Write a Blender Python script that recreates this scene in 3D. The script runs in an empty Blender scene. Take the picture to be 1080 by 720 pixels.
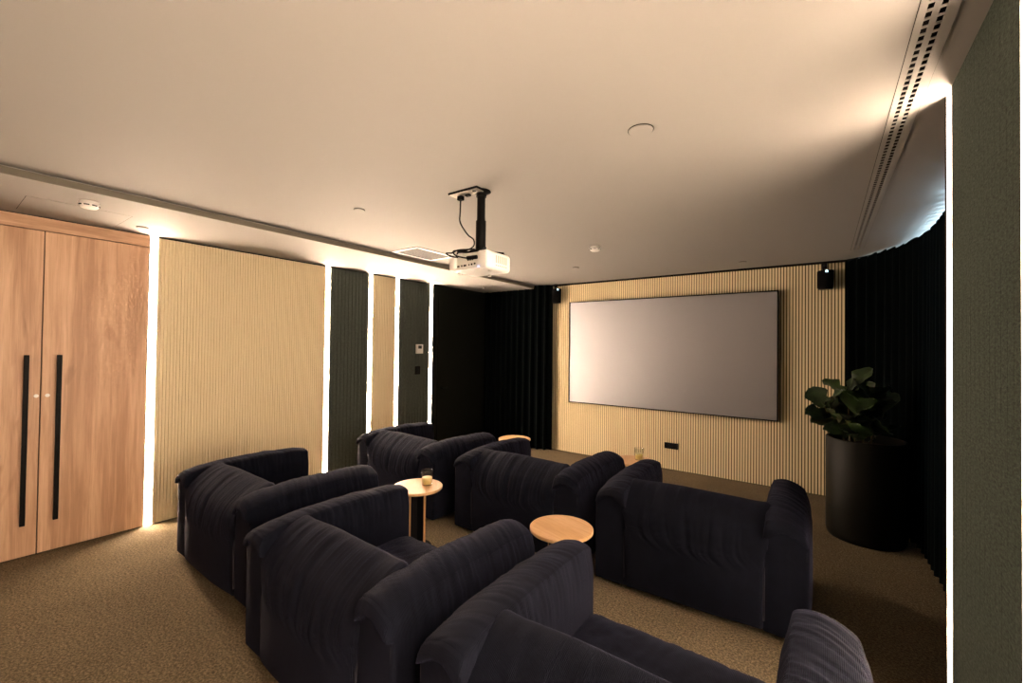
import bpy, bmesh, math, random
from mathutils import Vector, Matrix, noise
random.seed(7)
S = bpy.context.scene
COL = S.collection
PI = math.pi

# ------------------------------------------------------------------ dimensions (metres)
L = -4.962          # left wall face
F = 6.118           # far wall face
R = 0.405           # face of the panelled right wall
RW = 1.02           # window wall behind the right curtain
B = -2.4            # wall behind the camera
H = 2.70            # ceiling
HB = 2.645          # underside of the lowered ceiling along the left wall
XB = L + 1.074      # its edge

# ------------------------------------------------------------------ materials
def mat(name, col=(.5, .5, .5), rough=.6, metal=0., spec=.5, sheen=0., sheen_tint=(1, 1, 1), emit=None, estr=0., coat=0.):
    m = bpy.data.materials.new(name); m.use_nodes = True
    b = m.node_tree.nodes['Principled BSDF']
    b.inputs['Base Color'].default_value = (*col, 1)
    b.inputs['Roughness'].default_value = rough
    b.inputs['Metallic'].default_value = metal
    b.inputs['Specular IOR Level'].default_value = spec
    b.inputs['Coat Weight'].default_value = coat
    if sheen:
        b.inputs['Sheen Weight'].default_value = sheen
        b.inputs['Sheen Roughness'].default_value = .45
        b.inputs['Sheen Tint'].default_value = (*sheen_tint, 1)
    if emit:
        b.inputs['Emission Color'].default_value = (*emit, 1)
        b.inputs['Emission Strength'].default_value = estr
    return m

class NT:
    def __init__(s, m):
        s.t = m.node_tree; s.b = s.t.nodes['Principled BSDF']
    def n(s, kind, **kw):
        o = s.t.nodes.new(kind)
        for k, v in kw.items():
            if k in o.inputs: o.inputs[k].default_value = v
            else: setattr(o, k, v)
        return o
    def l(s, a, b): s.t.links.new(a, b)
    def coords(s, scale=(1, 1, 1), out='Object'):
        c = s.n('ShaderNodeTexCoord'); mp = s.n('ShaderNodeMapping')
        mp.inputs['Scale'].default_value = scale
        s.l(c.outputs[out], mp.inputs['Vector']); return mp.outputs['Vector']
    def noise(s, vec, scale, detail=4, rough=.55, dist=0.):
        o = s.n('ShaderNodeTexNoise'); o.inputs['Scale'].default_value = scale
        o.inputs['Detail'].default_value = detail; o.inputs['Roughness'].default_value = rough
        o.inputs['Distortion'].default_value = dist
        s.l(vec, o.inputs['Vector']); return o.outputs['Fac']
    def ramp(s, fac, stops):
        o = s.n('ShaderNodeValToRGB'); e = o.color_ramp.elements
        while len(e) < len(stops): e.new(.5)
        for k, (p, c) in enumerate(stops): e[k].position = p; e[k].color = (*c, 1)
        s.l(fac, o.inputs['Fac']); return o.outputs['Color']
    def mix(s, a, b, fac, kind='MIX'):
        o = s.n('ShaderNodeMix', data_type='RGBA', blend_type=kind)
        for v, i in ((fac, 0), (a, 6), (b, 7)):
            if hasattr(v, 'is_linked') or hasattr(v, 'node'): s.l(v, o.inputs[i])
            else: o.inputs[i].default_value = v if not isinstance(v, tuple) else (*v, 1)
        return o.outputs[2]
    def bump(s, h, strength, dist):
        o = s.n('ShaderNodeBump'); o.inputs['Strength'].default_value = strength; o.inputs['Distance'].default_value = dist
        s.l(h, o.inputs['Height']); s.l(o.outputs['Normal'], s.b.inputs['Normal']); return o

def paint(name, col, rough=.75, spec=.25):
    m = mat(name, col, rough, spec=spec); t = NT(m)
    f = t.noise(t.coords(), 140, 3); t.bump(f, .06, .002); return m

def wood(name, cols, scale=(1, 1, 1), grain=1., rough=.45, knots=True):
    m = mat(name, cols[1], rough, spec=.35); t = NT(m)
    v = t.coords(scale)
    big = t.noise(v, 1.1 * grain, 3, .5, .35)
    mid = t.noise(v, 4.5 * grain, 5, .6, .5)
    fine = t.noise(t.coords(tuple(x * (1 if x < 2 else 2.2) for x in scale)), 14 * grain, 4, .65)
    c = t.ramp(t.mix(big, mid, .45), [(.38, cols[0]), (.50, cols[1]), (.60, cols[2])])
    d = t.ramp(fine, [(.34, (.80, .76, .72)), (.52, (1, 1, 1)), (1, (1, 1, 1))])
    c2 = t.mix(c, d, .6, 'MULTIPLY')
    if knots:
        k = t.noise(t.coords(tuple(x * (2.2 if x < 2 else .62) for x in scale)), 1.35 * grain, 2, .5, 1.2)
        kk = t.ramp(k, [(.25, (.66, .58, .52)), (.33, (1, 1, 1)), (1, (1, 1, 1))])
        c2 = t.mix(c2, kk, .8, 'MULTIPLY')
    t.l(c2, t.b.inputs['Base Color']); t.bump(fine, .06, .002); return m

def fabric(name, ca, cb, scale=400, bump=.5, sheen=0., stretch=(1, 1, 1), big=0, streak=None):
    m = mat(name, ca, .95, spec=.1, sheen=sheen, sheen_tint=(.9, .85, .8)); t = NT(m)
    v = t.coords(stretch); f = t.noise(v, scale, 5, .75)
    stops = [(.34, ca), (.62, cb)]
    if streak: stops.append((.74, streak))
    t.l(t.ramp(f, stops), t.b.inputs['Base Color']); t.bump(f, bump, .003); return m

M = {}
M['ceiling'] = paint('ceiling paint', (.300, .284, .268))
M['bulkhead'] = paint('lowered ceiling paint', (.300, .284, .268))
M['fascia'] = paint('taupe edge paint', (.13, .118, .095))
M['white'] = mat('white plastic', (.85, .83, .80), .35)
M['greyplastic'] = mat('grey plastic', (.50, .48, .46), .5)
M['louvre'] = mat('grey louvre', (.06, .054, .046), .6)
M['screwsteel'] = mat('brushed steel plate', (.55, .50, .45), .35, .9)
M['black'] = mat('black satin', (.002, .002, .0022), .5, spec=.08)
M['blackmatte'] = mat('black matte', (.006, .006, .007), .9, spec=.1)
M['gap'] = mat('dark gap', (.01, .009, .008), .95, spec=.05)
M['darkwall'] = paint('near black wall', (.006, .0072, .006), .9, .05)
M['plain'] = paint('warm wall paint', (.55, .46, .34))
M['doorwood'] = wood('oak veneer upright', [(.44, .255, .150), (.60, .375, .235), (.70, .46, .30)], (6.5, 6.5, .34), 1.)
M['fasciawood'] = wood('oak veneer lengthwise', [(.44, .255, .150), (.60, .375, .235), (.70, .46, .30)], (5.5, .55, 5.5), 1., knots=False)
M['tablewood'] = wood('table oak', [(.52, .30, .14), (.60, .36, .18), (.66, .42, .23)], (11, 1.1, 5), 1., .4, knots=False)
M['edgewood'] = mat('oak edge', (.50, .26, .11), .5)
M['beige'] = fabric('beige felt', (.75, .625, .41), (.82, .70, .48), 260, .4)
M['slat'] = fabric('beige slat', (.735, .60, .375), (.79, .65, .41), 120, .2)
M['slatback'] = mat('slat backing', (.10, .075, .04), .9, spec=.1)
M['greyfelt'] = fabric('grey green felt', (.032, .040, .036), (.060, .070, .062), 120, .7, .06, (1, 1, .45), streak=(.10, .105, .085))
M['panelfelt'] = fabric('fleck grey felt', (.006, .0115, .0085), (.047, .060, .048), 170, .35, .06, (1, .32, .8), streak=(.105, .10, .075))
M['screen'] = mat('grey gain projection surface', (.305, .30, .325), .45, .82, spec=.3)
M['carpet'] = None
M['curtain'] = mat('black teal velvet', (.0022, .0042, .0048), .9, spec=.05, sheen=.02, sheen_tint=(.6, .85, .8))
LEDC = (1., .75, .54)
for k_, v_ in dict(led=240., ledr=175., ledr2=135., ledr3=240.).items(): M[k_] = mat('warm white led diffuser', (.9, .9, .9), .5, emit=LEDC, estr=v_)
M['channel'] = mat('white channel', (.86, .84, .80), .6)  # flared cheeks added beside the diffusers to stand in for a bloom halo
M['planter'] = mat('dark planter', (.004, .004, .003), .5, spec=.10)
M['soil'] = fabric('soil', (.012, .008, .005), (.04, .028, .018), 60, .9)
M['bark'] = mat('plant stem', (.09, .065, .03), .8)
M['indicator'] = mat('blue indicator', (.3, .4, .9), .4, emit=(.35, .45, 1.), estr=6.)
M['spkled'] = mat('cool indicator', (.5, .8, 1), .4, emit=(.55, .85, 1.), estr=3.5)
M['juice'] = mat('pale yellow', (.93, .80, .36), .35, spec=.5)
b_ = M['juice'].node_tree.nodes['Principled BSDF']; b_.inputs['Subsurface Weight'].default_value = 1.; b_.inputs['Subsurface Radius'].default_value = (.06, .05, .03)
M['lcd'] = mat('thermostat display', (.07, .075, .07), .25)

# carpet: short looped pile, speckled
m = mat('carpet', (.25, .19, .11), 1., spec=.05, sheen=.15, sheen_tint=(1, .9, .7)); t = NT(m)
v = t.coords(); a = t.noise(v, 82, 5, .78, .3); b2 = t.noise(v, 3.0, 3, .6)
c = t.ramp(a, [(.32, (.012, .008, .003)), (.50, (.140, .102, .056)), (.64, (.34, .26, .158))])
c = t.mix(c, t.ramp(b2, [(.3, (.82, .82, .82)), (.7, (1, 1, 1))]), 1., 'MULTIPLY')
t.l(c, t.b.inputs['Base Color']); t.bump(a, 1., .02); M['carpet'] = m

# corduroy: fine wales that turn with the face they lie on
m = mat('dark plum corduroy', (.016, .0135, .019), .85, spec=.06, sheen=.062, sheen_tint=(.54, .56, 1.)); t = NT(m)
tc = t.n('ShaderNodeTexCoord'); sx = t.n('ShaderNodeSeparateXYZ'); t.l(tc.outputs['Object'], sx.inputs[0])
sn = t.n('ShaderNodeSeparateXYZ'); t.l(tc.outputs['Normal'], sn.inputs[0])
ab = t.n('ShaderNodeMath', operation='ABSOLUTE'); t.l(sn.outputs['X'], ab.inputs[0])
gt = t.n('ShaderNodeMath', operation='GREATER_THAN'); t.l(ab.outputs[0], gt.inputs[0]); gt.inputs[1].default_value = .72
mx = t.n('ShaderNodeMix', data_type='FLOAT'); t.l(gt.outputs[0], mx.inputs[0]); t.l(sx.outputs['X'], mx.inputs[2]); t.l(sx.outputs['Y'], mx.inputs[3])
ml = t.n('ShaderNodeMath', operation='MULTIPLY'); t.l(mx.outputs[0], ml.inputs[0]); ml.inputs[1].default_value = 2 * PI / .0052
si = t.n('ShaderNodeMath', operation='SINE'); t.l(ml.outputs[0], si.inputs[0])
nz = t.noise(t.coords(), 9, 5, .6)
ad = t.n('ShaderNodeMath', operation='MULTIPLY_ADD'); t.l(nz, ad.inputs[0]); ad.inputs[1].default_value = 3.5; t.l(si.outputs[0], ad.inputs[2])
t.bump(ad.outputs[0], .5, .0016)
cv = t.ramp(nz, [(.3, (.0019, .0025, .0052)), (.7, (.0036, .0046, .0092))])
t.l(cv, t.b.inputs['Base Color']); M['cord'] = m
M['piping'] = mat('corduroy piping', (.012, .012, .018), .8, spec=.15, sheen=.2, sheen_tint=(.8, .7, .74))  # paler than the cord, imitating seam edges lit by the strips

# leaves
m = mat('fig leaf', (.02, .04, .012), .4, spec=.35); t = NT(m)
f = t.noise(t.coords(), 14, 3); t.l(t.ramp(f, [(.35, (.005, .013, .003)), (.65, (.018, .036, .009))]), t.b.inputs['Base Color']); M['leaf'] = m

# thin clear glass
m = bpy.data.materials.new('clear glass'); m.use_nodes = True; nt = m.node_tree
for n_ in list(nt.nodes):
    if n_.type != 'OUTPUT_MATERIAL': nt.nodes.remove(n_)
out = [n_ for n_ in nt.nodes if n_.type == 'OUTPUT_MATERIAL'][0]
tr = nt.nodes.new('ShaderNodeBsdfTransparent'); gl = nt.nodes.new('ShaderNodeBsdfGlossy'); fr = nt.nodes.new('ShaderNodeLayerWeight'); pw = nt.nodes.new('ShaderNodeMath'); p2 = nt.nodes.new('ShaderNodeMath'); ms = nt.nodes.new('ShaderNodeMixShader')
tr.inputs['Color'].default_value = (.96, .97, .96, 1); gl.inputs['Roughness'].default_value = .03; pw.operation = 'POWER'; pw.inputs[1].default_value = 4.; p2.operation = 'MULTIPLY_ADD'; p2.inputs[1].default_value = .85; p2.inputs[2].default_value = .05
nt.links.new(fr.outputs['Facing'], pw.inputs[0]); nt.links.new(pw.outputs[0], p2.inputs[0])
nt.links.new(p2.outputs[0], ms.inputs[0]); nt.links.new(tr.outputs[0], ms.inputs[1]); nt.links.new(gl.outputs[0], ms.inputs[2]); nt.links.new(ms.outputs[0], out.inputs[0])
M['glass'] = m

# ------------------------------------------------------------------ mesh helpers
def obj(name, bm, m=None, parent=None, smooth=False, fix=True):
    me = bpy.data.meshes.new(name)
    if fix: bmesh.ops.recalc_face_normals(bm, faces=bm.faces[:])
    bm.normal_update(); bm.to_mesh(me); bm.free()
    if smooth:
        for p in me.polygons: p.use_smooth = True
    o = bpy.data.objects.new(name, me); COL.objects.link(o)
    if m is not None:
        for k in (m if isinstance(m, (list, tuple)) else [m]): me.materials.append(M[k] if isinstance(k, str) else k)
    if parent: o.parent = parent
    return o
def tag(o, label=None, cat=None, group=None, kind=None):
    for k, v in (('label', label), ('category', cat), ('group', group), ('kind', kind)):
        if v: o[k] = v
    return o
def thing(name, label, cat, loc=(0, 0, 0), rz=0., group=None):
    o = bpy.data.objects.new(name, None); COL.objects.link(o); o.empty_display_size = .1
    o.location = loc; o.rotation_euler = (0, 0, rz)
    return tag(o, label, cat, group)
def struct(name, bm, m, label=None, parent=None):
    o = obj(name, bm, m, parent)
    o['kind'] = 'structure'
    if label: o['label'] = label
    return o
def box(bm, lo, hi, bev=0., seg=2, mi=0):
    r = bmesh.ops.create_cube(bm, size=1.)
    vs = r['verts']
    for v_ in vs:
        v_.co = Vector([(lo[i] + hi[i]) / 2 + v_.co[i] * (hi[i] - lo[i]) for i in range(3)])
    fs = {f_ for v_ in vs for f_ in v_.link_faces}
    for f_ in fs: f_.material_index = mi
    if bev:
        es = {e for v_ in vs for e in v_.link_edges}
        bmesh.ops.bevel(bm, geom=list(es), offset=bev, segments=seg, profile=.5, affect='EDGES')
    return bm
def nb(): return bmesh.new()
def B1(lo, hi, bev=0., seg=2): return box(nb(), lo, hi, bev, seg)
def lathe(bm, prof, n=40, cen=(0, 0, 0), close=True, mi=0):
    rings = []
    for r_, z in prof:
        if r_ < 1e-6: rings.append([bm.verts.new((cen[0], cen[1], cen[2] + z))])
        else: rings.append([bm.verts.new((cen[0] + r_ * math.cos(2 * PI * k / n), cen[1] + r_ * math.sin(2 * PI * k / n), cen[2] + z)) for k in range(n)])
    for a_, b_ in zip(rings, rings[1:]):
        for k in range(n):
            q = [a_[k % len(a_)], a_[(k + 1) % len(a_)], b_[(k + 1) % len(b_)], b_[k % len(b_)]]
            u = []
            for x in q:
                if x not in u: u.append(x)
            if len(u) >= 3:
                f_ = bm.faces.new(u); f_.material_index = mi
    return bm
def tube(bm, pts, r, n=8, closed=False):
    pts = [Vector(p) for p in pts]; N = len(pts); rings = []
    up = Vector((0, 0, 1))
    prev = None
    for i, p in enumerate(pts):
        a_ = pts[(i - 1) % N] if (closed or i > 0) else p
        b_ = pts[(i + 1) % N] if (closed or i < N - 1) else p
        d = (b_ - a_).normalized()
        if prev is None:
            s = d.cross(up)
            if s.length < 1e-3: s = d.cross(Vector((1, 0, 0)))
        else:
            s = prev - d * prev.dot(d)
        s.normalize(); prev = s; w = s.cross(d)
        rr = r[i] if isinstance(r, (list, tuple)) else r
        rings.append([bm.verts.new(p + (s * math.cos(2 * PI * k / n) + w * math.sin(2 * PI * k / n)) * rr) for k in range(n)])
    seq = list(zip(rings, rings[1:])) + ([(rings[-1], rings[0])] if closed else [])
    for a_, b_ in seq:
        for k in range(n): bm.faces.new((a_[k], a_[(k + 1) % n], b_[(k + 1) % n], b_[k]))
    if not closed:
        bm.faces.new(rings[0]); bm.faces.new(list(reversed(rings[-1])))
    return bm
def spline(pts, n=12):
    pts = [Vector(p) for p in pts]; out = []
    P_ = [pts[0]] + pts + [pts[-1]]
    for i in range(1, len(P_) - 2):
        a_, b_, c_, d_ = P_[i - 1:i + 3]
        for k in range(n):
            u = k / n
            out.append(.5 * ((2 * b_) + (c_ - a_) * u + (2 * a_ - 5 * b_ + 4 * c_ - d_) * u * u + (3 * b_ - a_ - 3 * c_ + d_) * u ** 3))
    out.append(pts[-1]); return out
def cushion(lo, hi, r, step, fn):
    """rounded box on a fine grid; fn(p, n, u) returns the moved point (u in -1..1 on each axis)"""
    bm = nb(); lo = Vector(lo); hi = Vector(hi); sz = hi - lo
    G = []
    for i in range(3):
        rr = min(r, sz[i] * .5); n_ = max(2, round((sz[i] - 2 * rr) / step))
        ed = [0., .16, .36, .6, .8]
        G.append([lo[i] + rr * t for t in ed] + [lo[i] + rr + (sz[i] - 2 * rr) * k / n_ for k in range(n_ + 1)] + [hi[i] - rr * t for t in reversed(ed)])
    N = [len(g) - 1 for g in G]
    cache = {}
    def vert(ix):
        if ix in cache: return cache[ix]
        p = Vector([G[i][ix[i]] for i in range(3)])
        q = Vector([min(max(p[i], lo[i] + r), hi[i] - r) for i in range(3)])
        d = p - q
        n_ = d.normalized() if d.length > 1e-9 else Vector((0, 0, 1))
        p = q + n_ * r
        u = Vector([(p[i] - lo[i]) / sz[i] * 2 - 1 for i in range(3)])
        cache[ix] = bm.verts.new(fn(p, n_, u)); return cache[ix]
    for ax in range(3):
        b_, c_ = (ax + 1) % 3, (ax + 2) % 3
        for side in (0, N[ax]):
            for i in range(N[b_]):
                for j in range(N[c_]):
                    q = []
                    for di, dj in ((0, 0), (1, 0), (1, 1), (0, 1)):
                        ix = [0, 0, 0]; ix[ax] = side; ix[b_] = i + di; ix[c_] = j + dj
                        q.append(vert(tuple(ix)))
                    if side == 0: q.reverse()
                    bm.faces.new(q)
    return bm
def nz1(a_, b_=0., c_=0.): return noise.noise(Vector((a_, b_, c_)))
def sstep(a_, b_, x):
    u = min(1, max(0, (x - a_) / (b_ - a_))); return u * u * (3 - 2 * u)

# ------------------------------------------------------------------ room shell
struct('floor', B1((L - .3, B, -.1), (RW + .1, F + .2, 0)), 'carpet', 'brown speckled loop-pile carpet over the whole room')
vy0, vy1 = B + .3, 5.60
bm = nb(); Z0, Z1 = H, H + .12
box(bm, (L - .3, B, Z0), (.246, F + .2, Z1)); box(bm, (.308, B, Z0), (RW + .1, F + .2, Z1))
box(bm, (.246, B, Z0), (.308, vy0 + .01, Z1)); box(bm, (.246, vy1 - .01, Z0), (.308, F + .2, Z1)); box(bm, (.246, B, Z1 - .02), (.308, F + .2, Z1))
struct('ceiling', bm, 'ceiling', 'smooth warm white ceiling')
bm = nb()
box(bm, (L - .2, B, HB), (XB - .012, F - .13, 2.688)); box(bm, (L - .2, B, 2.68), (XB - .03, F - .13, H))
struct('ceiling.001', bm, 'bulkhead', 'lowered ceiling strip running along the left wall')
struct('trim_5', B1((XB - .012, B, HB), (XB, F - .13, 2.687)), 'fascia', 'taupe edge of the lowered ceiling')
struct('wall_left', B1((L - .3, B, 0), (L - .03, F + .2, H)), 'gap')
bm = B1((L - .04, 4.755, 0), (L - .012, F, HB))
struct('wall_left.001', bm, 'darkwall', 'dark end of the left wall')  # near-black colour from the last strip to the corner
struct('wall_left.002', B1((L - .04, B, 0), (L, -.72, HB)), 'plain')
struct('wall_far', B1((L - .3, F + .012, 0), (RW + .1, F + .2, H)), 'slatback')
struct('wall_back', B1((L - .3, B - .1, 0), (RW + .1, B, H)), 'plain')
struct('wall_right', B1((R + .045, B, 0), (RW + .1, 2.445, H)), 'darkwall', 'right wall behind the felt panels')
# window wall in the recess behind the right curtain
wy0, wy1, wz0, wz1 = 3.3, 5.1, .5, 2.68
bm = nb()
box(bm, (RW, 2.445, 0), (RW + .1, wy0, H)); box(bm, (RW, wy1, 0), (RW + .1, F + .2, H))
box(bm, (RW, wy0, 0), (RW + .1, wy1, wz0)); box(bm, (RW, wy0, wz1), (RW + .1, wy1, H))
struct('wall_right.001', bm, 'darkwall', 'window wall behind the black curtain')
bm = nb()
for y0, y1, z0, z1 in ((wy0, wy1, wz0, wz0 + .05), (wy0, wy1, wz1 - .02, wz1), (wy0, wy0 + .05, wz0, wz1), (wy1 - .05, wy1, wz0, wz1), ((wy0 + wy1) / 2 - .025, (wy0 + wy1) / 2 + .025, wz0, wz1)):
    box(bm, (RW + .02, y0, z0), (RW + .07, y1, z1))
w = struct('window_1', bm, 'black', 'window hidden behind the black curtain')
obj('pane', B1((RW + .042, wy0 + .02, wz0 + .02), (RW + .048, wy1 - .02, wz1 - .01)), 'glass', w)

# slatted cladding on the far wall
bm = nb(); x = L; pitch = .031
while x < RW:
    box(bm, (x, F - .001, .012), (x + .0195, F + .0125, 2.672)); x += pitch
struct('wall_far.001', bm, 'slat', 'beige slatted cladding on the far wall')
struct('trim_1', B1((L, F - .004, 2.676), (RW, F + .013, H)), 'gap', 'dark shadow gap along the top of the far wall')

# wooden doors on the left
DW = .654; DZ0, DZ1 = .012, 2.528
def door(name, y0, y1, hy, ly, label):
    d = struct(name, B1((L - .024, y0, DZ0), (L, y1, DZ1), .0015, 1), 'doorwood', label)
    h_ = nb(); box(h_, (L + .042, hy - .014, .262), (L + .066, hy + .014, 1.558), .002, 1)
    for z in (.42, 1.40): tube(h_, [(L, hy, z), (L + .045, hy, z)], .008, 12)
    obj('handle', h_, 'black', d)
    k = nb(); tube(k, [(L - .001, ly, 1.238), (L + .004, ly, 1.238)], .0135, 20)
    tube(k, [(L + .004, ly, 1.238), (L + .007, ly, 1.238)], .009, 16)
    obj('lock', k, 'white', d)
door('door_1', .578, 1.222, .667, .612, 'oak door leaf right of the dark centre gap, with tall black bar handle')
door('door_2', -.08, .572, .492, .552, 'oak door leaf left of the dark centre gap, cut by the photo edge')
struct('trim_2', B1((L - .024, -.72, 2.534), (L, 1.222, 2.634), .001, 1), 'fasciawood', 'oak fascia above the doors')
struct('trim_3', B1((L - .024, -.72, DZ0), (L, -.086, DZ1)), 'doorwood')
# dark door at the far end of the left wall
d = struct('door_3', B1((L - .012, 4.86, .01), (L - .002, 5.78, 2.45), .001, 1), 'darkwall', 'dark flush door at the far end of the left wall')
h_ = nb(); tube(h_, [(L - .004, 4.93, 1.0), (L + .045, 4.93, 1.0), (L + .05, 5.04, 1.0)], .009, 10); obj('handle', h_, 'black', d)

# ------------------------------------------------------------------ led strips and felt panels
LW = .019; FL = .011; DP = .013       # half width of the diffuser, flare of the channel added to imitate bloom, recess
def led(sx, x, y, z0, z1, label, group, dp=.013, fp=.011, fm=.011, m='led'):
    """sx = +1: shines towards +x.  The diffuser sits back from the wall face in a flared channel."""
    e = thing('led_strip', label, 'light strip', (x, y, z0), 0, group)
    D = nb(); box(D, (-.006 if sx > 0 else 0, -LW, 0), (0 if sx > 0 else .006, LW, z1 - z0))
    o = obj('diffuser', D, m, e); o.location.x = -sx * dp
    c_ = nb()
    for s in (-1, 1):
        fl = fp if s > 0 else fm
        pr = [(-sx * (dp + .001), s * LW), (0, s * (LW + fl)), (0, s * (LW + fl + .002)), (-sx * (dp + .008), s * (LW + fl + .002)), (-sx * (dp + .008), s * LW)]
        v0 = [c_.verts.new((p[0], p[1], 0)) for p in pr]; v1 = [c_.verts.new((p[0], p[1], z1 - z0)) for p in pr]
        n_ = len(pr)
        for k in range(n_): c_.faces.new((v0[k], v0[(k + 1) % n_], v1[(k + 1) % n_], v1[k]))
        c_.faces.new(list(reversed(v0))); c_.faces.new(v1)
    bmesh.ops.recalc_face_normals(c_, faces=c_.faces[:])
    obj('channel', c_, 'channel', e)
    return e
SY = [1.257, 2.971, 3.593, 4.045, 4.705]
SL = ['glowing light strip between the oak door and the wide beige felt panel',
      'glowing light strip between the wide beige panel and the first dark grey panel',
      'glowing light strip left of the narrow beige felt panel',
      'glowing light strip right of the narrow beige felt panel',
      'glowing light strip nearest the far corner, right of the thermostat']
for y, s in zip(SY, SL): led(1, L, y, .004, HB - .006, s, 'light strips on the left wall')
HALF = LW + FL + .003
def panel(name, label, cat, x, sx, y0, y1, z0, z1, pit, dep, m, group=None, th=.022):
    """felt panel with vertical V grooves in its face"""
    bm = nb(); pts = [(0, 0)]
    n_ = max(1, round((y1 - y0) / pit)); w_ = (y1 - y0) / n_; g = min(.4 * w_, dep * 1.3)
    prof = []
    for k in range(n_):
        a_ = y0 + k * w_
        prof += [(x, a_ + (g / 2 if k else 0)), (x, a_ + w_ - (g / 2 if k < n_ - 1 else 0))]
        if k < n_ - 1: prof.append((x - sx * dep, a_ + w_))
    prof = prof + [(x - sx * th, y1), (x - sx * th, y0)]
    v0 = [bm.verts.new((p[0], p[1], z0)) for p in prof]; v1 = [bm.verts.new((p[0], p[1], z1)) for p in prof]
    N = len(prof)
    for k in range(N): bm.faces.new((v0[k], v0[(k + 1) % N], v1[(k + 1) % N], v1[k]))
    bm.faces.new(v0); bm.faces.new(list(reversed(v1)))
    bmesh.ops.recalc_face_normals(bm, faces=bm.faces[:])
    return tag(obj(name, bm, m), label, cat, group)
PZ0, PZ1 = .012, HB - .016
GL = 'felt wall panels on the left wall'
panel('wall_panel', 'wide beige ribbed wall panel beside the oak door', 'wall panel', L, 1, SY[0] + HALF, SY[1] - HALF, PZ0, PZ1, .0255, .007, 'beige', GL)
panel('wall_panel', 'plain dark grey ribbed wall panel between the wide and the narrow beige panels', 'wall panel', L, 1, SY[1] + HALF, SY[2] - HALF, PZ0, PZ1, .052, .007, 'greyfelt', GL)
panel('wall_panel', 'narrow beige ribbed wall panel between two dark grey panels', 'wall panel', L, 1, SY[2] + HALF, SY[3] - HALF, PZ0, PZ1, .0255, .007, 'beige', GL)
panel('wall_panel', 'dark grey ribbed wall panel carrying the white thermostat', 'wall panel', L, 1, SY[3] + HALF, SY[4] - HALF, PZ0, PZ1, .052, .007, 'greyfelt', GL)
# right wall
RY = [2.392, 1.598, .80, 0.]
RN, RF = .038, .003      # the channels on this wall are deep, with the near side cut back
RL = ['light strip left of the nearby grey felt panel, at the curtain corner', 'light strip at the right edge of the photo, right of the nearby grey felt panel',
      'light strip on the right wall just outside the photo', 'light strip on the right wall beside the camera']
for y, s, m in zip(RY, RL, ('ledr', 'ledr2', 'ledr3', 'ledr3')): led(-1, R, y, .004, H - .002, s, 'light strips on the right wall', .020, RF, RN, m)
PL = ['big grey green felt panel on the right wall, nearest in the photo', 'grey green felt panel just outside the right photo edge', 'grey green felt panel beside the camera']
for (ya, yb), s in zip(zip(RY, RY[1:]), PL):
    panel('wall_panel', s, 'wall panel', R, -1, yb + LW + RF + .003, ya - LW - RN - .003, .004, H - .004, .05, .0012, 'panelfelt', 'felt panels on the right wall', .044)
struct('wall_right.002', B1((R, B, 0), (R + .044, RY[-1] - LW - RN - .003, H)), 'panelfelt')
struct('trim_4', B1((R, RY[0] + LW + RF + .003, 0), (R + .044, 2.447, H - .002)), 'gap', 'dark corner edge beyond the light strip on the right wall')

# ------------------------------------------------------------------ projection screen
sx0, sx1, sz0, sz1 = -3.252, -.428, .812, 2.392; sy = F - .062
e = thing('projection_screen', 'large blank grey projection screen with thin black frame on the far wall', 'projection screen', (sx0, F, sz0))
def rel(o, e): o.location = -Vector(e.location); return o
bm = nb(); fw = .014
for a_, b_ in (((sx0, sz0), (sx1, sz0 + fw)), ((sx0, sz1 - fw), (sx1, sz1)), ((sx0, sz0 + fw), (sx0 + fw, sz1 - fw)), ((sx1 - fw, sz0 + fw), (sx1, sz1 - fw))):
    box(bm, (a_[0], sy - .004, a_[1]), (b_[0], F - .002, b_[1]))
rel(obj('frame', bm, 'blackmatte', e), e)
rel(obj('screen_surface', B1((sx0 + fw, sy, sz0 + fw), (sx1 - fw, sy + .012, sz1 - fw)), 'screen', e), e)

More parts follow.
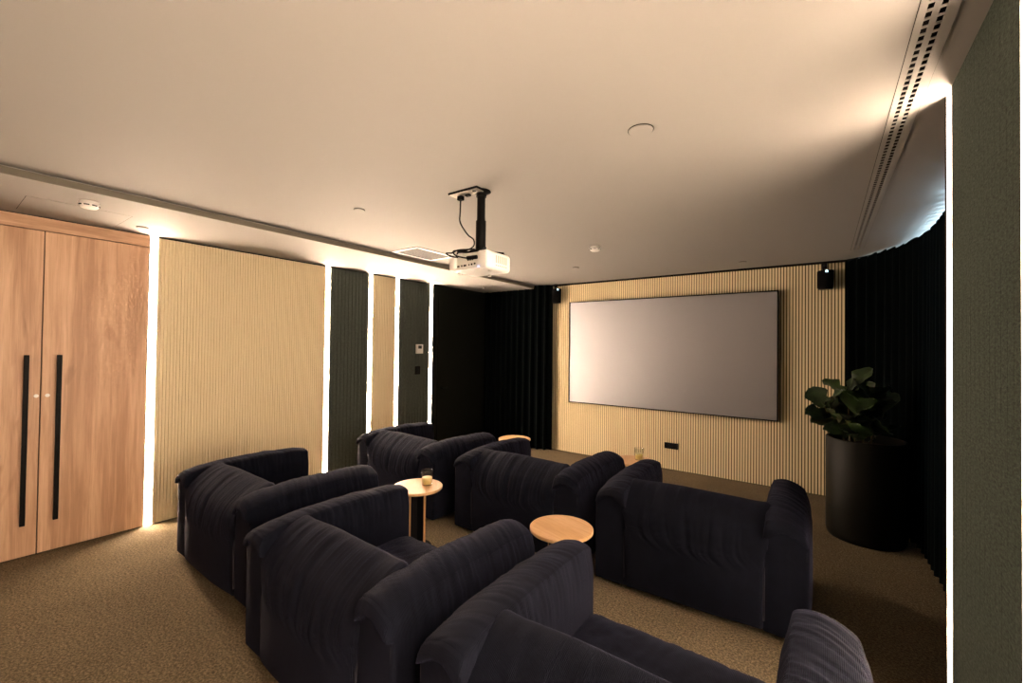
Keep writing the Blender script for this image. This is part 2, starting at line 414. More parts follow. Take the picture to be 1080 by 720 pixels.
# ------------------------------------------------------------------ loudspeakers
def speaker(x, y, z, w_, h_, rz, label):
    e = thing('wall_speaker', label, 'speaker', (x, y, z), rz, 'small loudspeakers on the far wall')
    def cab(wt, wb, d0, d1, hh):
        bm = nb()
        prof = []
        n_ = 18
        for k in range(n_ + 1):
            a_ = PI + PI * k / n_
            prof.append((math.cos(a_), math.sin(a_)))
        rings = []
        for zz, s in ((0, .86), (.04 * hh, .95), (.5 * hh, 1.), (.96 * hh, .97), (hh, .9)):
            wd = (wb + (wt - wb) * zz / hh) / 2 * s
            ring = [bm.verts.new((p[0] * wd, p[1] * d0 * s, zz)) for p in prof] + [bm.verts.new((wd * .8, d1, zz)), bm.verts.new((-wd * .8, d1, zz))]
            rings.append(ring)
        N = len(rings[0])
        for a_, b_ in zip(rings, rings[1:]):
            for k in range(N): bm.faces.new((a_[k], a_[(k + 1) % N], b_[(k + 1) % N], b_[k]))
        bm.faces.new(list(reversed(rings[0]))); bm.faces.new(rings[-1])
        bmesh.ops.recalc_face_normals(bm, faces=bm.faces[:])
        return bm
    obj('cabinet', cab(w_, w_ * .92, .06, .055, h_), 'black', e, True)
    g = nb()
    n_ = 14
    pts = []
    for zz in (.06 * h_, .94 * h_):
        pts.append([g.verts.new((math.cos(PI + PI * (k + 3) / (n_ + 6)) * (w_ * .515), math.sin(PI + PI * (k + 3) / (n_ + 6)) * .066, zz)) for k in range(n_ + 1)])
    for k in range(n_): g.faces.new((pts[0][k], pts[0][k + 1], pts[1][k + 1], pts[1][k]))
    bmesh.ops.solidify(g, geom=g.faces[:], thickness=.003)
    obj('grille', g, 'blackmatte', e)
    br = nb(); tube(br, [(-.03, .03, h_ * .95), (-.03, .03, h_ + .05), (-.03, .075, h_ + .075)], .009, 8)
    obj('wall_plate', B1((-.055, .07, h_ + .03), (-.005, .085, h_ + .10)), 'black', e); obj('wall_stub', tube(nb(), [(-.03, .055, h_ * .5), (-.03, .08, h_ * .5)], .02, 10), 'black', e)
    obj('bracket', br, 'black', e)
    k = nb(); box(k, (.016, -.0715, h_ * .87), (.036, -.060, h_ * .87 + .020)); obj('indicator_light', k, 'spkled', e)
speaker(-3.47, F - .095, 2.385, .15, .23, math.radians(20), 'small black loudspeaker at the left top corner of the screen by the curtain')
speaker(.03, F - .095, 2.365, .165, .215, math.radians(-14), 'small black loudspeaker at the right of the screen near the right curtain')

# socket plate, thermostat, switch
e = thing('wall_socket', 'black double socket plate low on the slatted wall under the screen', 'socket', (-1.686, F - .002, .334))
obj('plate', B1((-.092, -.010, -.041), (.092, 0, .041), .003, 2), 'blackmatte', e)
for s in (-1, 1): obj('socket_face', B1((s * .045 - .022, -.0125, -.022), (s * .045 + .022, -.009, .022), .002, 1), 'black', e)
e = thing('thermostat', 'white square thermostat on the dark grey wall panel', 'thermostat', (L, 4.462, 1.623))
obj('housing', B1((.0, -.066, -.070), (.022, .066, .070), .004, 2), 'white', e)
obj('display', B1((.0205, -.032, .004), (.0232, .036, .05)), 'lcd', e)
e = thing('light_switch', 'dark switch plate below the thermostat', 'switch', (L, 4.437, 1.300))
obj('plate', B1((0, -.052, -.062), (.009, .052, .062), .002, 1), 'blackmatte', e)
obj('rocker', B1((.007, -.02, -.03), (.013, .02, .03), .002, 1), 'black', e)

# ------------------------------------------------------------------ ceiling fittings
def detector(x, y, z, label):
    e = thing('smoke_detector', label, 'smoke detector', (x, y, z), 0, 'smoke detectors')
    obj('base', lathe(nb(), [(0, 0), (.052, 0), (.052, -.012), (.056, -.014), (0, -.014)], 40), 'white', e, False)
    b = lathe(nb(), [(0, -.014), (.056, -.014), (.055, -.026), (.047, -.040), (.040, -.046), (0, -.047)], 40); obj('housing', b, 'white', e, True)
    v_ = nb()
    for k in range(8):
        a0 = 2 * PI * k / 8 + .1; a1 = a0 + .55
        q = []
        for a_ in [a0 + (a1 - a0) * i / 4 for i in range(5)]:
            q.append((v_.verts.new((.0525 * math.cos(a_), .0525 * math.sin(a_), -.0335)), v_.verts.new((.0580 * math.cos(a_), .0580 * math.sin(a_), -.0265))))
        for a_, b_ in zip(q, q[1:]): v_.faces.new((a_[0], b_[0], b_[1], a_[1]))
    bmesh.ops.solidify(v_, geom=v_.faces[:], thickness=.004)
    obj('vent_slots', v_, 'blackmatte', e)
detector(-4.17, .690, HB, 'white smoke detector on the lowered ceiling above the oak doors')
detector(-1.88, 4.03, H, 'white smoke detector on the main ceiling in front of the screen')
def disc(name, label, cat, x, y, z, r_, th, ring=.006, group=None, m='ceiling'):
    e = thing(name, label, cat, (x, y, z), 0, group)
    obj('cover', lathe(nb(), [(0, 0), (r_, 0), (r_, -th * .6), (r_ - .004, -th), (0, -th)], 40), m, e)
    g = lathe(nb(), [(r_ + .001, 0), (r_ + ring, 0), (r_ + ring, -th * .35), (r_ + .001, -th * .35), (r_ + .001, 0)], 40)
    obj('rim', g, 'gap' if ring < .004 else m, e)
disc('ceiling_speaker', 'round flush ceiling cover between the projector and the slot vent', 'ceiling cover', -.70, 1.99, H, .056, .007, .003, m='ceiling')
disc('sprinkler_cover', 'small round flush cover left of the projector mount', 'sprinkler cover', -2.871, 1.961, H, .038, .009, .003, 'flush sprinkler covers')
disc('sprinkler_cover', 'small round cover on the ceiling just in front of the screen, left one', 'sprinkler cover', -2.574, 4.95, H, .036, .009, .003, 'flush sprinkler covers')
disc('sprinkler_cover', 'small round cover on the ceiling just above the right of the screen', 'sprinkler cover', -.759, 5.66, H, .036, .009, .003, 'flush sprinkler covers')
disc('sprinkler_cover', 'small round cover on the lowered ceiling beside the first light strip', 'sprinkler cover', -4.70, 1.107, HB, .038, .009, .003, 'flush sprinkler covers', 'bulkhead')
e = thing('sprinkler', 'tiny white sprinkler on the lowered ceiling behind the projector', 'sprinkler', (-4.455, 5.363, HB))
obj('escutcheon', lathe(nb(), [(0, 0), (.03, 0), (.027, -.006), (0, -.007)], 24), 'white', e, True)
obj('sprinkler_head', lathe(nb(), [(0, -.006), (.009, -.006), (.009, -.03), (.021, -.032), (.021, -.036), (0, -.037)], 20), 'white', e)
# access hatch
e = thing('access_hatch', 'flush access hatch on the lowered ceiling above the oak doors', 'hatch', (-4.61, .69, HB))
bm = nb(); box(bm, (-.2494, -.277, -.0006), (.2494, .277, 0)); obj('gap_line', bm, 'gap', e)
obj('hatch_panel', B1((-.249, -.275, -.0009), (.249, .275, -.0003)), 'bulkhead', e)
# slot vent
e = thing('slot_vent', 'long linear slot vent with two rows of slots in the ceiling on the right', 'vent', (0, 0, H))
bm = nb(); box(bm, (.2475, vy0 + .012, .05), (.3065, vy1 - .012, .06)); box(bm, (.2475, vy0 + .012, .0005), (.2495, vy1 - .012, .05)); box(bm, (.3045, vy0 + .012, .0005), (.3065, vy1 - .012, .05))
obj('plenum', bm, 'gap', e)
bm = nb()
for a_, b_ in ((.2325, .2345), (.3315, .333)): box(bm, (a_, vy0, -.0008), (b_, vy1, 0))
obj('edge_gap', bm, 'gap', e)
bm = nb()
xs = [.2345, .254, .2695, .2855, .301, .3315]; ys = [vy0 + .003]; y = vy0 + .03
while y < vy1 - .07: ys += [y, y + .0304]; y += .0414
ys.append(vy1 - .003)
V = {}
def gv(i, j):
    if (i, j) not in V: V[i, j] = bm.verts.new((xs[i], ys[j], -.0012))
    return V[i, j]
for i in range(5):
    for j in range(len(ys) - 1):
        if not (i in (1, 3) and j % 2): bm.faces.new((gv(i, j), gv(i, j + 1), gv(i + 1, j + 1), gv(i + 1, j)))
bm.normal_update()
bmesh.ops.solidify(bm, geom=bm.faces[:], thickness=.0035)
zs_ = [v_.co.z for v_ in bm.verts]
if max(zs_) > .0: 
    for v_ in bm.verts: v_.co.z -= max(zs_) + .0003
obj('slot_plate', bm, 'ceiling', e)
# return-air grille
e = thing('ceiling_grille', 'rectangular ceiling air grille beside the lowered strip, behind the projector', 'vent', (-3.632, 3.323, H))
bm = nb(); gx, gy, fr_ = .205, .29, .035
for a_, b_, c_, d_ in ((-gx, gx, -gy, -gy + fr_), (-gx, gx, gy - fr_, gy), (-gx, -gx + fr_, -gy + fr_, gy - fr_), (gx - fr_, gx, -gy + fr_, gy - fr_)):
    box(bm, (a_, c_, -.008), (b_, d_, 0), .002, 1)
obj('frame', bm, 'white', e)
obj('shadow_gap', B1((-gx - .006, -gy - .006, -.002), (gx + .006, gy + .006, -.0002)), 'gap', e)
bm = nb()
k = -gx + fr_
while k < gx - fr_ - .004:
    box(bm, (k, -gy + fr_, -.007), (k + .007, gy - fr_, -.0015)); k += .0125
obj('louvres', bm, 'louvre', e)

# ------------------------------------------------------------------ projector on its ceiling mount
px, py = -1.845, 2.185
e = thing('projector_mount', 'black ceiling pole mount carrying the white projector', 'projector mount', (px, py, H))
bm = lathe(nb(), [(0, 0), (.062, 0), (.064, -.006), (.036, -.016), (.034, -.04), (0, -.04)], 32); obj('ceiling_flange', bm, 'black', e)
bm = tube(nb(), [(0, 0, -.01), (0, 0, -.385)], .0275, 24)
obj('pole', bm, 'black', e)
bm = tube(nb(), [(0, 0, -.20), (0, 0, -.40)], .034, 24); obj('sleeve', bm, 'black', e)
bm = nb(); box(bm, (-.055, -.05, -.412), (.055, .05, -.396), .003, 1)
for s in (-1, 1):
    for q in (-1, 1): tube(bm, [(s * .03, q * .03, -.406), (s * .12, q * .095, -.412), (s * .12, q * .095, -.426)], .007, 8)
obj('bracket', bm, 'black', e)
e = thing('ceiling_outlet', 'steel outlet plate with black plugs on the ceiling beside the projector pole', 'outlet', (-1.93, 2.129, H))
obj('housing', B1((-.128, -.042, -.012), (.128, .042, 0), .002, 1), 'blackmatte', e)
obj('face_plate', B1((-.122, -.036, -.016), (.122, .036, -.0115), .001, 1), 'screwsteel', e)
obj('plug', B1((-.085, .0, -.045), (-.045, .034, -.014), .004, 1), 'black', e); obj('plug', B1((-.02, .004, -.028), (.02, .032, -.014), .003, 1), 'black', e); obj('screw_cap', B1((.07, -.02, -.02), (.09, 0, -.015)), 'black', e)
PZ = 2.155; PH = .118; PWX, PDY = .315, .265
e = thing('projector', 'white projector hanging from the black ceiling pole', 'projector', (px, py, PZ), math.radians(0))
bm = nb(); box(bm, (-PWX / 2, -PDY / 2 + .02, 0), (PWX / 2, PDY / 2, PH), .024, 4)
obj('body', bm, 'white', e, True)
bm = nb()
box(bm, (PWX / 2 - .075, -PDY / 2, .004), (PWX / 2 + .002, -PDY / 2 + .06, PH - .002), .014, 3)
box(bm, (-PWX / 2 - .004, -PDY / 2 - .004, .006), (-PWX / 2 + .06, -PDY / 2 + .06, PH - .022), .018, 3)
box(bm, (-PWX / 2 + .04, -PDY / 2, .002), (PWX / 2 - .05, -PDY / 2 + .05, .014), .004, 2)
obj('rear_shell', bm, 'white', e, True)
obj('port_panel', B1((-PWX / 2 + .045, -PDY / 2 + .012, .012), (PWX / 2 - .07, -PDY / 2 + .03, PH - .016)), 'white', e)
bm = nb()
for a_, z, w_, h_ in ((-.085, .026, .018, .009), (-.055, .027, .010, .010), (-.028, .027, .022, .010), (.008, .029, .008, .008), (.03, .029, .011, .011), (.055, .032, .012, .010), (.0, .060, .010, .006), (.018, .060, .010, .006), (.036, .060, .010, .006)):
    obj('port', B1((a_ - w_ / 2, -PDY / 2 + .009, z), (a_ + w_ / 2, -PDY / 2 + .0135, z + h_)), 'blackmatte', e)
bm = nb()
for k in range(6):
    y = -.035 + k * .021
    box(bm, (PWX / 2 - .004, y, .046), (PWX / 2 + .0008, y + .011, .094)); 
    box(bm, (PWX / 2 - .004, y, .026), (PWX / 2 + .0008, y + .011, .034))
obj('side_vent', bm, mat('vent pink grey', (.52, .42, .38), .7), e)
bm = nb(); tube(bm, [(.085, PDY / 2 - .01, .062), (.085, PDY / 2 + .018, .062)], .04, 28); obj('lens_ring', bm, 'greyplastic', e)
bm = nb(); tube(bm, [(.085, PDY / 2 + .01, .062), (.085, PDY / 2 + .0195, .062)], .03, 28); obj('lens', bm, 'black', e)
for s, q in ((-1, -.07), (1, -.05), (0, .1)): obj('foot', lathe(nb(), [(0, 0.002), (.013, 0.002), (.011, -.01), (0, -.01)], 16, (s * .12, q, 0)), 'white', e)
bm = nb(); box(bm, (PWX / 2 - .068, -PDY / 2 - .0012, .010), (PWX / 2 - .058, -PDY / 2 + .01, .018)); obj('indicator_light', bm, 'indicator', e)
# cables
P3 = lambda *a_: Vector(a_)
bm = nb()
tube(bm, spline([(-1.995, 2.146, H - .04), (-1.998, 2.146, H - .12), (-1.985, 2.135, H - .20), (-1.93, 2.15, H - .285), (-1.878, 2.15, H - .325), (-1.872, 2.146, H - .37), (-1.90, 2.10, H - .405), (-1.93, 2.02, H - .42), (-1.90, 2.005, H - .455), (-1.83, 2.03, H - .475), (-1.77, 2.045, H - .473)], 8), .0048, 8)
pc = tag(obj('power_cable', bm, 'black'), 'thin black cable drooping from the ceiling outlet to the projector', 'cable')
obj('connector', tube(nb(), [(-1.825, 2.031, H - .4755), (-1.80, 2.037, H - .4745), (-1.758, 2.047, H - .473)], .0125, 10), 'black', pc)
bm = nb()
tube(bm, spline([(-1.882, 2.17, H - .385), (-1.92, 2.12, H - .392), (-1.955, 2.08, H - .40), (-1.965, 2.04, H - .425), (-1.99, 2.01, H - .43), (-1.97, 2.035, H - .448), (-1.92, 2.046, H - .458)], 8), .0045, 8)
tag(obj('video_cable', bm, 'black'), 'short looped black cable at the back of the projector', 'cable')

# ------------------------------------------------------------------ curtains
def curtain(name, path, topf, label, amp, per, seed, m='curtain', z0=.012, topw=.004):
    pts = spline(path, 40)
    ds = [0.]
    for a_, b_ in zip(pts, pts[1:]): ds.append(ds[-1] + (b_ - a_).length)
    tot = ds[-1]; n_ = int(tot / .0065); bm = nb(); cols = []
    j = 0; ph = 0.
    Z = [0, .15, .35, .6, .85, 1.]
    for i in range(n_ + 1):
        s = tot * i / n_
        while j < len(ds) - 2 and ds[j + 1] < s: j += 1
        u = (s - ds[j]) / max(1e-9, ds[j + 1] - ds[j]); p = pts[j].lerp(pts[j + 1], u)
        d = (pts[j + 1] - pts[j]).normalized(); nrm = Vector((-d.y, d.x, 0))
        ph += 2 * PI / per * (tot / n_) * (1 + .35 * nz1(s * 1.7, seed))
        col = []
        zt = topf(p)
        for k, f_ in enumerate(Z):
            a_ = amp * (1 - .25 * f_) * (1 + .35 * nz1(s * 3, seed + 5, f_ * 1.2))
            off = a_ * math.sin(ph + .35 * nz1(s * 2, f_ * 1.5, seed)) + .25 * a_ * math.sin(2 * ph + 1)
            q = p + nrm * off
            col.append(bm.verts.new((q.x, q.y, z0 + (zt - z0) * f_ + (min(H - .003 - zt, topw * (math.sin(ph + .5) + .9 * nz1(s * 14, seed))) if f_ == 1. else 0))))
        cols.append(col)
    for a_, b_ in zip(cols, cols[1:]):
        for k in range(len(Z) - 1): bm.faces.new((a_[k], b_[k], b_[k + 1], a_[k + 1]))
    bmesh.ops.solidify(bm, geom=bm.faces[:], thickness=.003)
    return tag(obj(name, bm, m, None, True), label, 'curtain')
curtain('curtain', [(L + .04, F - .16, 0), (-4.4, F - .165, 0), (-3.85, F - .165, 0), (-3.62, F - .10, 0), (-3.575, F - .055, 0)], lambda p: 2.635 if p.x < XB + .02 else 2.688,
        'black pleated curtain in the far left corner beside the screen', .036, .115, 3.1)
curtain('curtain', [(.195, F - .03, 0), (.38, 5.86, 0), (.59, 5.47, 0), (.715, 4.95, 0), (.735, 4.4, 0), (.71, 3.7, 0), (.71, 3.0, 0), (.72, 2.5, 0)], lambda p: 2.668,
        'long black pleated curtain curving along the right side behind the plant', .042, .118, 9.7, z0=.001, topw=.030)
bm = tube(nb(), spline([(.22, 6.08, 2.69), (.43, 5.90, 2.69), (.66, 5.50, 2.69), (.79, 4.95, 2.69), (.80, 4.4, 2.69), (.79, 3.7, 2.69), (.75, 3.0, 2.69), (.75, 2.46, 2.69)], 10), .006, 6)
tag(obj('curtain_track', bm, 'black'), 'thin dark curtain track along the ceiling above the right curtain', 'curtain track')

# ------------------------------------------------------------------ armchairs
CW, CD, CH = 1.26, .94, .705; AW = .225
def wrinkle(a_, b_, f_, seed):
    """irregular soft folds: mostly flat with narrow creases"""
    v_ = nz1(a_ * f_ + 1.6 * nz1(a_ * 3, b_ * 3, seed + 3), b_ * 2.2, seed); w_ = nz1(a_ * f_ * 2.3, b_ * 3.1, seed + 9)
    return .8 * v_ - max(0., .30 - abs(w_)) * 2.2 + .3
def arm_bm(side):
    x0, x1 = (-CW / 2, -CW / 2 + AW) if side < 0 else (CW / 2 - AW, CW / 2)
    out = -1 if side < 0 else 1
    sd = 3.3 if side < 0 else 17.1
    def fn(p, n_, u):
        q = p.copy()
        top = sstep(.30, CH, p.z)
        if abs(n_.x) > .6: q += n_ * .022 * max(0., 1 - u.y ** 4) * max(0., 1 - abs(u.z) ** 3)
        if abs(n_.y) > .6: q += n_ * .008 * max(0., 1 - u.x ** 2) * max(0., 1 - u.z ** 4)
        # the top is a crowned envelope: round across, pinched at the rear, rolling off at the front
        zt = sstep(CH - .14, CH, p.z)
        uo = u.x * out + .25                             # the ridge lies a little outside the middle
        q.z -= zt * .032 * min(1.3, abs(uo)) ** 2.0
        q.z += top * (.020 * (1 - u.y * u.y) - .010 * sstep(.80, 1., u.y) - .016 * sstep(.72, 1., -u.y))
        q.x -= (1 if u.x > 0 else -1) * zt * .012 * abs(u.x)
        # gathers across the top, fading down the sides
        fade = sstep(CH - .26, CH - .03, p.z) * (1 - .5 * abs(u.y) ** 3)
        q += n_ * (.0070 * fade * wrinkle(p.y + .35 * p.x * out, p.z * .8 + p.x * 1.0, 15., sd))
        q += n_ * (.0040 * nz1(p.x * 5, p.y * 5, p.z * 5 + sd))
        # top cover folded over the rear end like an envelope corner
        if n_.y < -.4 and p.z < CH - .01:
            zf = CH - .125 + .065 * (1 - u.x * u.x)
            q.y -= .024 * sstep(zf - .003, zf + .003, p.z) * (1 - .7 * sstep(CH - .05, CH, p.z))
        return q
    return cushion((x0, 0, .035), (x1, CD, CH), .018, .0095, fn)
BX = CW / 2 - AW + .016
def back_bm():
    def fn(p, n_, u):
        q = p.copy()
        # pillow bulge at the rear and the front
        if abs(n_.y) > .3:
            q.y += n_.y * (.042 if n_.y < 0 else .022) * max(0., 1 - u.x ** 4) * max(0., 1 - abs(u.z) ** 5)
        k = max(0., min(1.1, (.225 - q.y) / .245))
        drop = sstep(.26, .70, p.z)
        q.z -= .150 * drop * k ** 1.8                      # the top rolls down towards the rear
        q.z += .012 * sstep(.5, .72, p.z) * (1 - u.x * u.x) * (1 - k)
        # pointed corners pulled out sideways at the top
        c_ = sstep(.80, 1., abs(u.x)) * sstep(.5, .70, p.z)
        q.x += (1 if u.x > 0 else -1) * .022 * c_; q.z += .008 * c_
        g = sstep(.34, .64, p.z) * (1 - .35 * abs(u.x)) * sstep(-.05, .35, k)
        q += n_ * (.0130 * g * wrinkle(p.x + .22 * (p.z - .6) + .05 * nz1(p.z * 4, p.x * 3), p.z * .35 + p.y * .3, 19., 41.))
        q += n_ * (.0055 * nz1(p.x * 4, p.y * 4, p.z * 4 + 60))
        return q
    return cushion((-BX, -.012, .035), (BX, .245, .715), .034, .010, fn)
def seat_bm():
    def fn(p, n_, u):
        q = p.copy()
        if n_.z > .3: q.z += .020 * (1 - u.x ** 4) * (1 - u.y ** 4)
        q.z -= .03 * max(0., u.y - .6) ** 2 / .16 * (1 if n_.z > 0 else 0)
        q += n_ * (.006 * wrinkle(p.x, p.y * 2, 9., 77.) * sstep(.2, .38, p.z) + .004 * nz1(p.x * 5, p.y * 5, 80))
        return q
    return cushion((-CW / 2 + AW - .012, .20, .17), (CW / 2 - AW + .012, CD + .005, .395), .05, .016, fn)
def base_bm():
    return B1((-CW / 2 + AW - .01, .06, .03), (CW / 2 - AW + .01, CD - .04, .19), .02, 2)
def piping_pts(x, y0, y1, z0, z1, r_):
    out = []
    for cy, cz, a0 in ((y1 - r_, z1 - r_, 0), (y0 + r_, z1 - r_, PI / 2), (y0 + r_, z0 + r_, PI), (y1 - r_, z0 + r_, 1.5 * PI)):
        for k in range(7):
            a_ = a0 + PI / 2 * k / 6; out.append((x, cy + r_ * math.cos(a_), cz + r_ * math.sin(a_)))
    return out
CH_LABEL = 'dark plum corduroy armchair'
def make_chair(label):
    e = thing('armchair', label, 'armchair', (0, 0, 0), 0, 'plum corduroy armchairs')
    obj('base', base_bm(), 'cord', e)
    obj('seat_cushion', seat_bm(), 'cord', e, True)
    bk = obj('back_cushion', back_bm(), 'cord', e, True)
    for s in (-1, 1):
        a_ = obj('armrest', arm_bm(s), 'cord', e, True)
        xo = s * (CW / 2 - .013); xi = s * (CW / 2 - AW + .013)
        for xx in (xo, xi):
            # seam up the rear and front ends
            obj('piping', tube(nb(), spline([(xx, .012, .10), (xx, .008, .3), (xx, .004, .48), (xx, .004, CH - .15), (xx, .012, CH - .12)], 4), .0042, 6), 'piping', a_, True)
            obj('piping', tube(nb(), spline([(xx, CD - .004, .08), (xx, CD - .003, .35), (xx, CD - .003, .55), (xx, CD - .006, CH - .13), (xx, CD - .018, CH - .105)], 4), .0042, 6), 'piping', a_, True)
        xx = s * (BX - .008)
        obj('piping', tube(nb(), spline([(xx, -.002, .10), (xx * 1.003, -.008, .30), (xx * 1.004, .002, .42), (xx, .05, .52)], 4), .0042, 6), 'piping', bk, True)
    for sx_ in (-1, 1):
        for yy in (.10, CD - .12): obj('foot', B1((sx_ * .5 - .03, yy - .03, 0), (sx_ * .5 + .03, yy + .03, .045)), 'black', e)
    return e
def kids(o): return [c_ for c_ in bpy.data.objects if c_.parent == o]
def copy_thing(o, label, loc, rz):
    r_ = o.copy(); COL.objects.link(r_); r_.location = loc; r_.rotation_euler = (0, 0, rz); r_['label'] = label
    for ch in kids(o):
        c_ = ch.copy(); COL.objects.link(c_); c_.parent = r_
        for g in kids(ch):
            d_ = g.copy(); COL.objects.link(d_); d_.parent = c_
    return r_
CHAIRS = [(-4.085, 1.215, 0, 'plum corduroy armchair nearest the oak doors, leftmost of the near row'),
          (-2.535, 1.055, -1.2, 'plum corduroy armchair in the middle of the near row, its whole back towards the camera'),
          (-1.135, 1.040, 0, 'plum corduroy armchair at the bottom right, cut off by the photo edge, seat showing'),
          (-4.200, 2.870, -2, 'plum corduroy armchair by the dark grey wall panels, leftmost of the far row'),
          (-2.725, 2.900, 0, 'plum corduroy armchair in the middle of the far row, behind the empty round table'),
          (-1.315, 2.885, 1.8, 'plum corduroy armchair nearest the plant, rightmost of the far row')]
proto = None
for x0, y0, rz, lab in CHAIRS:
    loc = (x0 + CW / 2, y0, 0)
    if proto is None:
        proto = make_chair(lab); proto.location = loc; proto.rotation_euler.z = math.radians(rz)
    else: copy_thing(proto, lab, loc, math.radians(rz))

# ------------------------------------------------------------------ side tables
TZ = .50; TR = .205
def make_table(label):
    e = thing('side_table', label, 'side table', (0, 0, 0), 0, 'round oak side tables')
    bm = lathe(nb(), [(0, TZ - .024), (TR - .006, TZ - .024), (TR, TZ - .018), (TR, TZ - .003), (TR - .003, TZ), (0, TZ)], 72)
    obj('tabletop', bm, 'tablewood', e)
    for k, a_ in enumerate((math.radians(46), math.radians(136))):
        ca, sa = math.cos(a_), math.sin(a_)
        def slab(u0, u1, t_, z0, z1):
            bm = nb()
            v_ = [Vector((u, w_, 0)) for u, w_ in ((u0, -t_), (u1, -t_), (u1, t_), (u0, t_))]
            q0 = [bm.verts.new((p.x * ca - p.y * sa, p.x * sa + p.y * ca, z0)) for p in v_]; q1 = [bm.verts.new((p.x * ca - p.y * sa, p.x * sa + p.y * ca, z1)) for p in v_]
            for i in range(4): bm.faces.new((q0[i], q0[(i + 1) % 4], q1[(i + 1) % 4], q1[i]))
            bm.faces.new(list(reversed(q0))); bm.faces.new(q1); return bm
        lg = obj('leg_panel', slab(-.082, .082, .011, .004, TZ - .022), 'blackmatte', e)
        for s in (-1, 1):
            lo_, hi_ = (.082, .0855) if s > 0 else (-.0855, -.082)
            obj('edge_band', slab(lo_, hi_, .011, .004, TZ - .022), 'edgewood', lg)['label'] = 'pale oak edge of the black leg panel'
    obj('base_disc', lathe(nb(), [(0, 0), (.12, 0), (.12, .005), (.115, .008), (0, .008)], 40), 'black', e)
    return e
T = [(-2.735, 2.468, 47, 'round oak side table with a glass, between the two rows on the left'),
     (-1.372, 2.475, 75, 'empty round oak side table in the gap between the two rows, wood grain in view'),
     (-3.19, 4.50, 40, 'round oak side table beyond the far row by the left curtain, half hidden'),
     (-1.60, 4.42, 20, 'round oak side table with a glass near the slatted wall, half hidden by an armchair')]
tp = None
for x, y, rz, lab in T:
    if tp is None:
        tp = make_table(lab); tp.location = (x, y, 0); tp.rotation_euler.z = math.radians(rz)
    else: copy_thing(tp, lab, (x, y, 0), math.radians(rz))

def make_glass(label):
    e = thing('drinking_glass', label, 'glass', (0, 0, 0), 0, 'tumblers of pale yellow drink')
    r0, r1, hg = .041, .049, .122
    prof = [(0, 0), (r0, 0), (r0 + .002, .004), (r1, hg - .002), (r1 - .001, hg), (r1 - .0025, hg - .002), (r0 - .001, .008), (0, .007)]
    obj('tumbler', lathe(nb(), prof, 40), 'glass', e, True)
    obj('drink', lathe(nb(), [(0, .0085), (r0 - .0022, .0085), (r0 + .0012, .062), (r0, .063), (0, .063)], 40), 'juice', e, True)
    return e
g0 = make_glass('clear tumbler half full of pale yellow drink on the left side table')
g0.location = (-2.692, 2.535, TZ + .0005)
copy_thing(g0, 'clear tumbler half full of pale yellow drink on the table by the slatted wall', (-1.56, 4.47, TZ + .0005), 0)

# ------------------------------------------------------------------ fiddle-leaf fig in its planter
cx, cy, pr, ph_ = .315, 5.01, .288, .885
e = thing('potted_fig', 'leafy fig plant in tall dark round planter before the right curtain', 'potted plant', (cx, cy, 0))
obj('planter', lathe(nb(), [(0, 0), (pr * .94, 0), (pr * .97, .01), (pr, .05), (pr, ph_ - .006), (pr - .005, ph_), (pr - .018, ph_), (pr - .022, ph_ - .08), (0, ph_ - .08)], 64), 'planter', e, True)
obj('soil', lathe(nb(), [(0, ph_ - .06), (pr * .55, ph_ - .062), (pr - .024, ph_ - .07)], 40), 'soil', e, True)
stems = []
random.seed(23)
bm = nb()
for dx, dy, tx, ty, hz in ((-.11, -.05, -.13, -.10, .42), (-.02, -.02, .03, -.08, .38), (-.14, .0, -.30, -.10, .27), (-.08, -.08, -.06, -.18, .24), (.04, .02, .08, -.04, .30)):
    pts = spline([(dx, dy, ph_ - .07), (dx + (tx - dx) * .4, dy + (ty - dy) * .3, ph_ + hz * .4), (tx, ty, ph_ + hz)], 10)
    tube(bm, pts, [.008 - .005 * i / len(pts) for i in range(len(pts))], 8); stems.append(pts)
obj('stem', bm, 'bark', e, True)
def leaf(bm, base, az, el, ln, wd, roll, curl):
    d = Vector((math.cos(az) * math.cos(el), math.sin(az) * math.cos(el), math.sin(el)))
    tip = base + d * ln
    if tip.x + cx > .54 or tip.y + cy > 5.75: return
    s = d.cross(Vector((0, 0, 1))).normalized(); nn = s.cross(d)
    s2 = s * math.cos(roll) + nn * math.sin(roll); n2 = nn * math.cos(roll) - s * math.sin(roll)
    NL, NW = 11, 6; g = []
    for i in range(NL + 1):
        u = i / NL
        w_ = wd * (math.sin(PI * min(1, u * .93 + .04)) ** .8) * (.50 + .75 * u) * (1 - .28 * math.exp(-((u - .45) / .13) ** 2))
        row = []
        for j in range(-NW // 2, NW // 2 + 1):
            t_ = j / (NW / 2)
            p = base + d * (ln * u) + s2 * (w_ * t_) + n2 * (-curl * ln * u * u + .22 * w_ * abs(t_) ** 1.3 + .012 * math.sin(u * 17 + j) * abs(t_))
            row.append(bm.verts.new(p))
        g.append(row)
    for a_, b_ in zip(g, g[1:]):
        for k in range(NW): bm.faces.new((a_[k], a_[k + 1], b_[k + 1], b_[k]))
    tube(bm, [base - d * .04, base, base + d * (ln * .35)], [.003, .0035, .002], 5)
bm = nb()
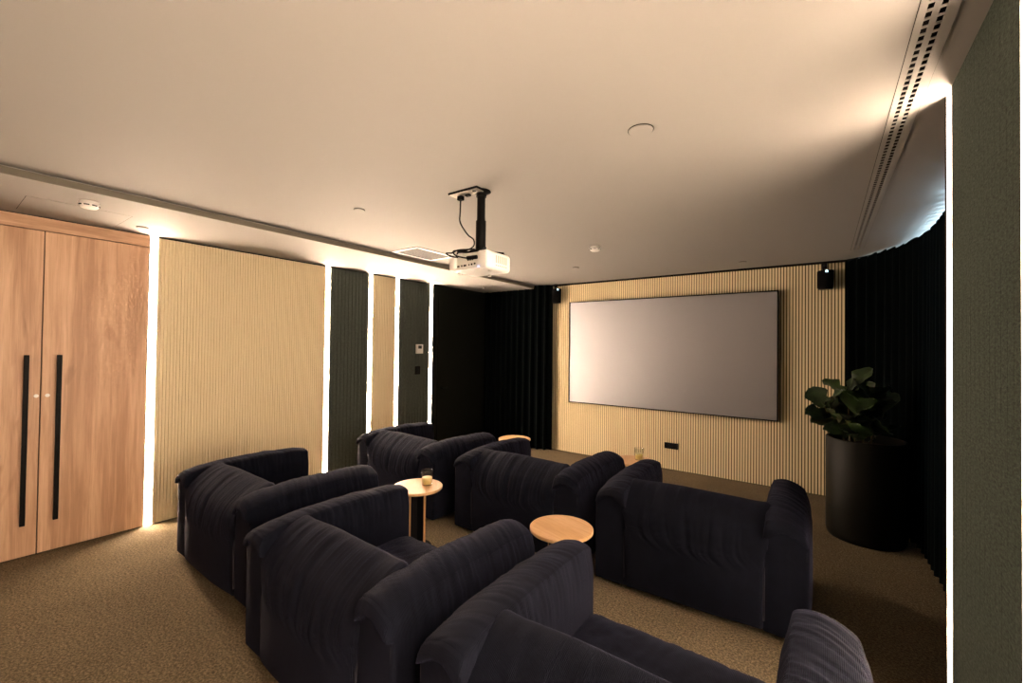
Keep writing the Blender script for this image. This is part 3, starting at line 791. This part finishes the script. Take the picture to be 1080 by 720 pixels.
for st in stems:
    n_ = len(st)
    for k in range(9):
        i = int(n_ * (.20 + .79 * k / 8)); p = st[min(i, n_ - 1)]
        az = k * 2.4 + random.uniform(-.4, .4) + st[0].x * 9; el = random.uniform(.30, 1.15) + (.2 if k > 5 else 0)
        leaf(bm, p, az, el, random.uniform(.20, .275), random.uniform(.085, .115), random.choice((-1, 1)) * random.uniform(.35, 1.15), random.uniform(.15, .45))
obj('foliage', bm, 'leaf', e, True, False)

# ------------------------------------------------------------------ daylight outside the curtained window
W = bpy.data.worlds.new('sky'); S.world = W; W.use_nodes = True
bg = W.node_tree.nodes['Background']; bg.inputs['Color'].default_value = (.55, .80, 1., 1); bg.inputs['Strength'].default_value = 48.
pl = bpy.data.lights.new('window portal', 'AREA'); pl.shape = 'RECTANGLE'; pl.size = wz1 - wz0; pl.size_y = wy1 - wy0; pl.cycles.is_portal = True
po = bpy.data.objects.new('window_portal', pl); COL.objects.link(po); po.location = (RW + .11, (wy0 + wy1) / 2, (wz0 + wz1) / 2)
po.rotation_euler = (0, math.radians(90), 0); po['kind'] = 'helper'

# ------------------------------------------------------------------ camera
f_px, yaw, pit, rol, ch = 453.244, -.625395, .013993, .012661, 1.66172
cyw, syw = math.cos(yaw), math.sin(yaw)
fwd = Vector((syw * math.cos(pit), cyw * math.cos(pit), math.sin(pit))); rt = Vector((cyw, -syw, 0)); up = rt.cross(fwd)
r2 = rt * math.cos(rol) + up * math.sin(rol); u2 = -rt * math.sin(rol) + up * math.cos(rol)
cam = bpy.data.cameras.new('camera'); co = bpy.data.objects.new('camera', cam); COL.objects.link(co)
cam.sensor_width = 36; cam.lens = f_px / 1080 * 36; cam.clip_start = .02
co.matrix_world = Matrix(((r2.x, u2.x, -fwd.x, 0), (r2.y, u2.y, -fwd.y, 0), (r2.z, u2.z, -fwd.z, ch), (0, 0, 0, 1)))
S.camera = co
S.view_settings.view_transform = 'Standard'; S.view_settings.look = 'None'; S.view_settings.gamma = 1
S.view_settings.use_curve_mapping = False; S.view_settings.exposure = 0.
S.cycles.use_denoising = True; S.cycles.max_bounces = 10; S.cycles.diffuse_bounces = 2; S.cycles.sample_clamp_indirect = 8
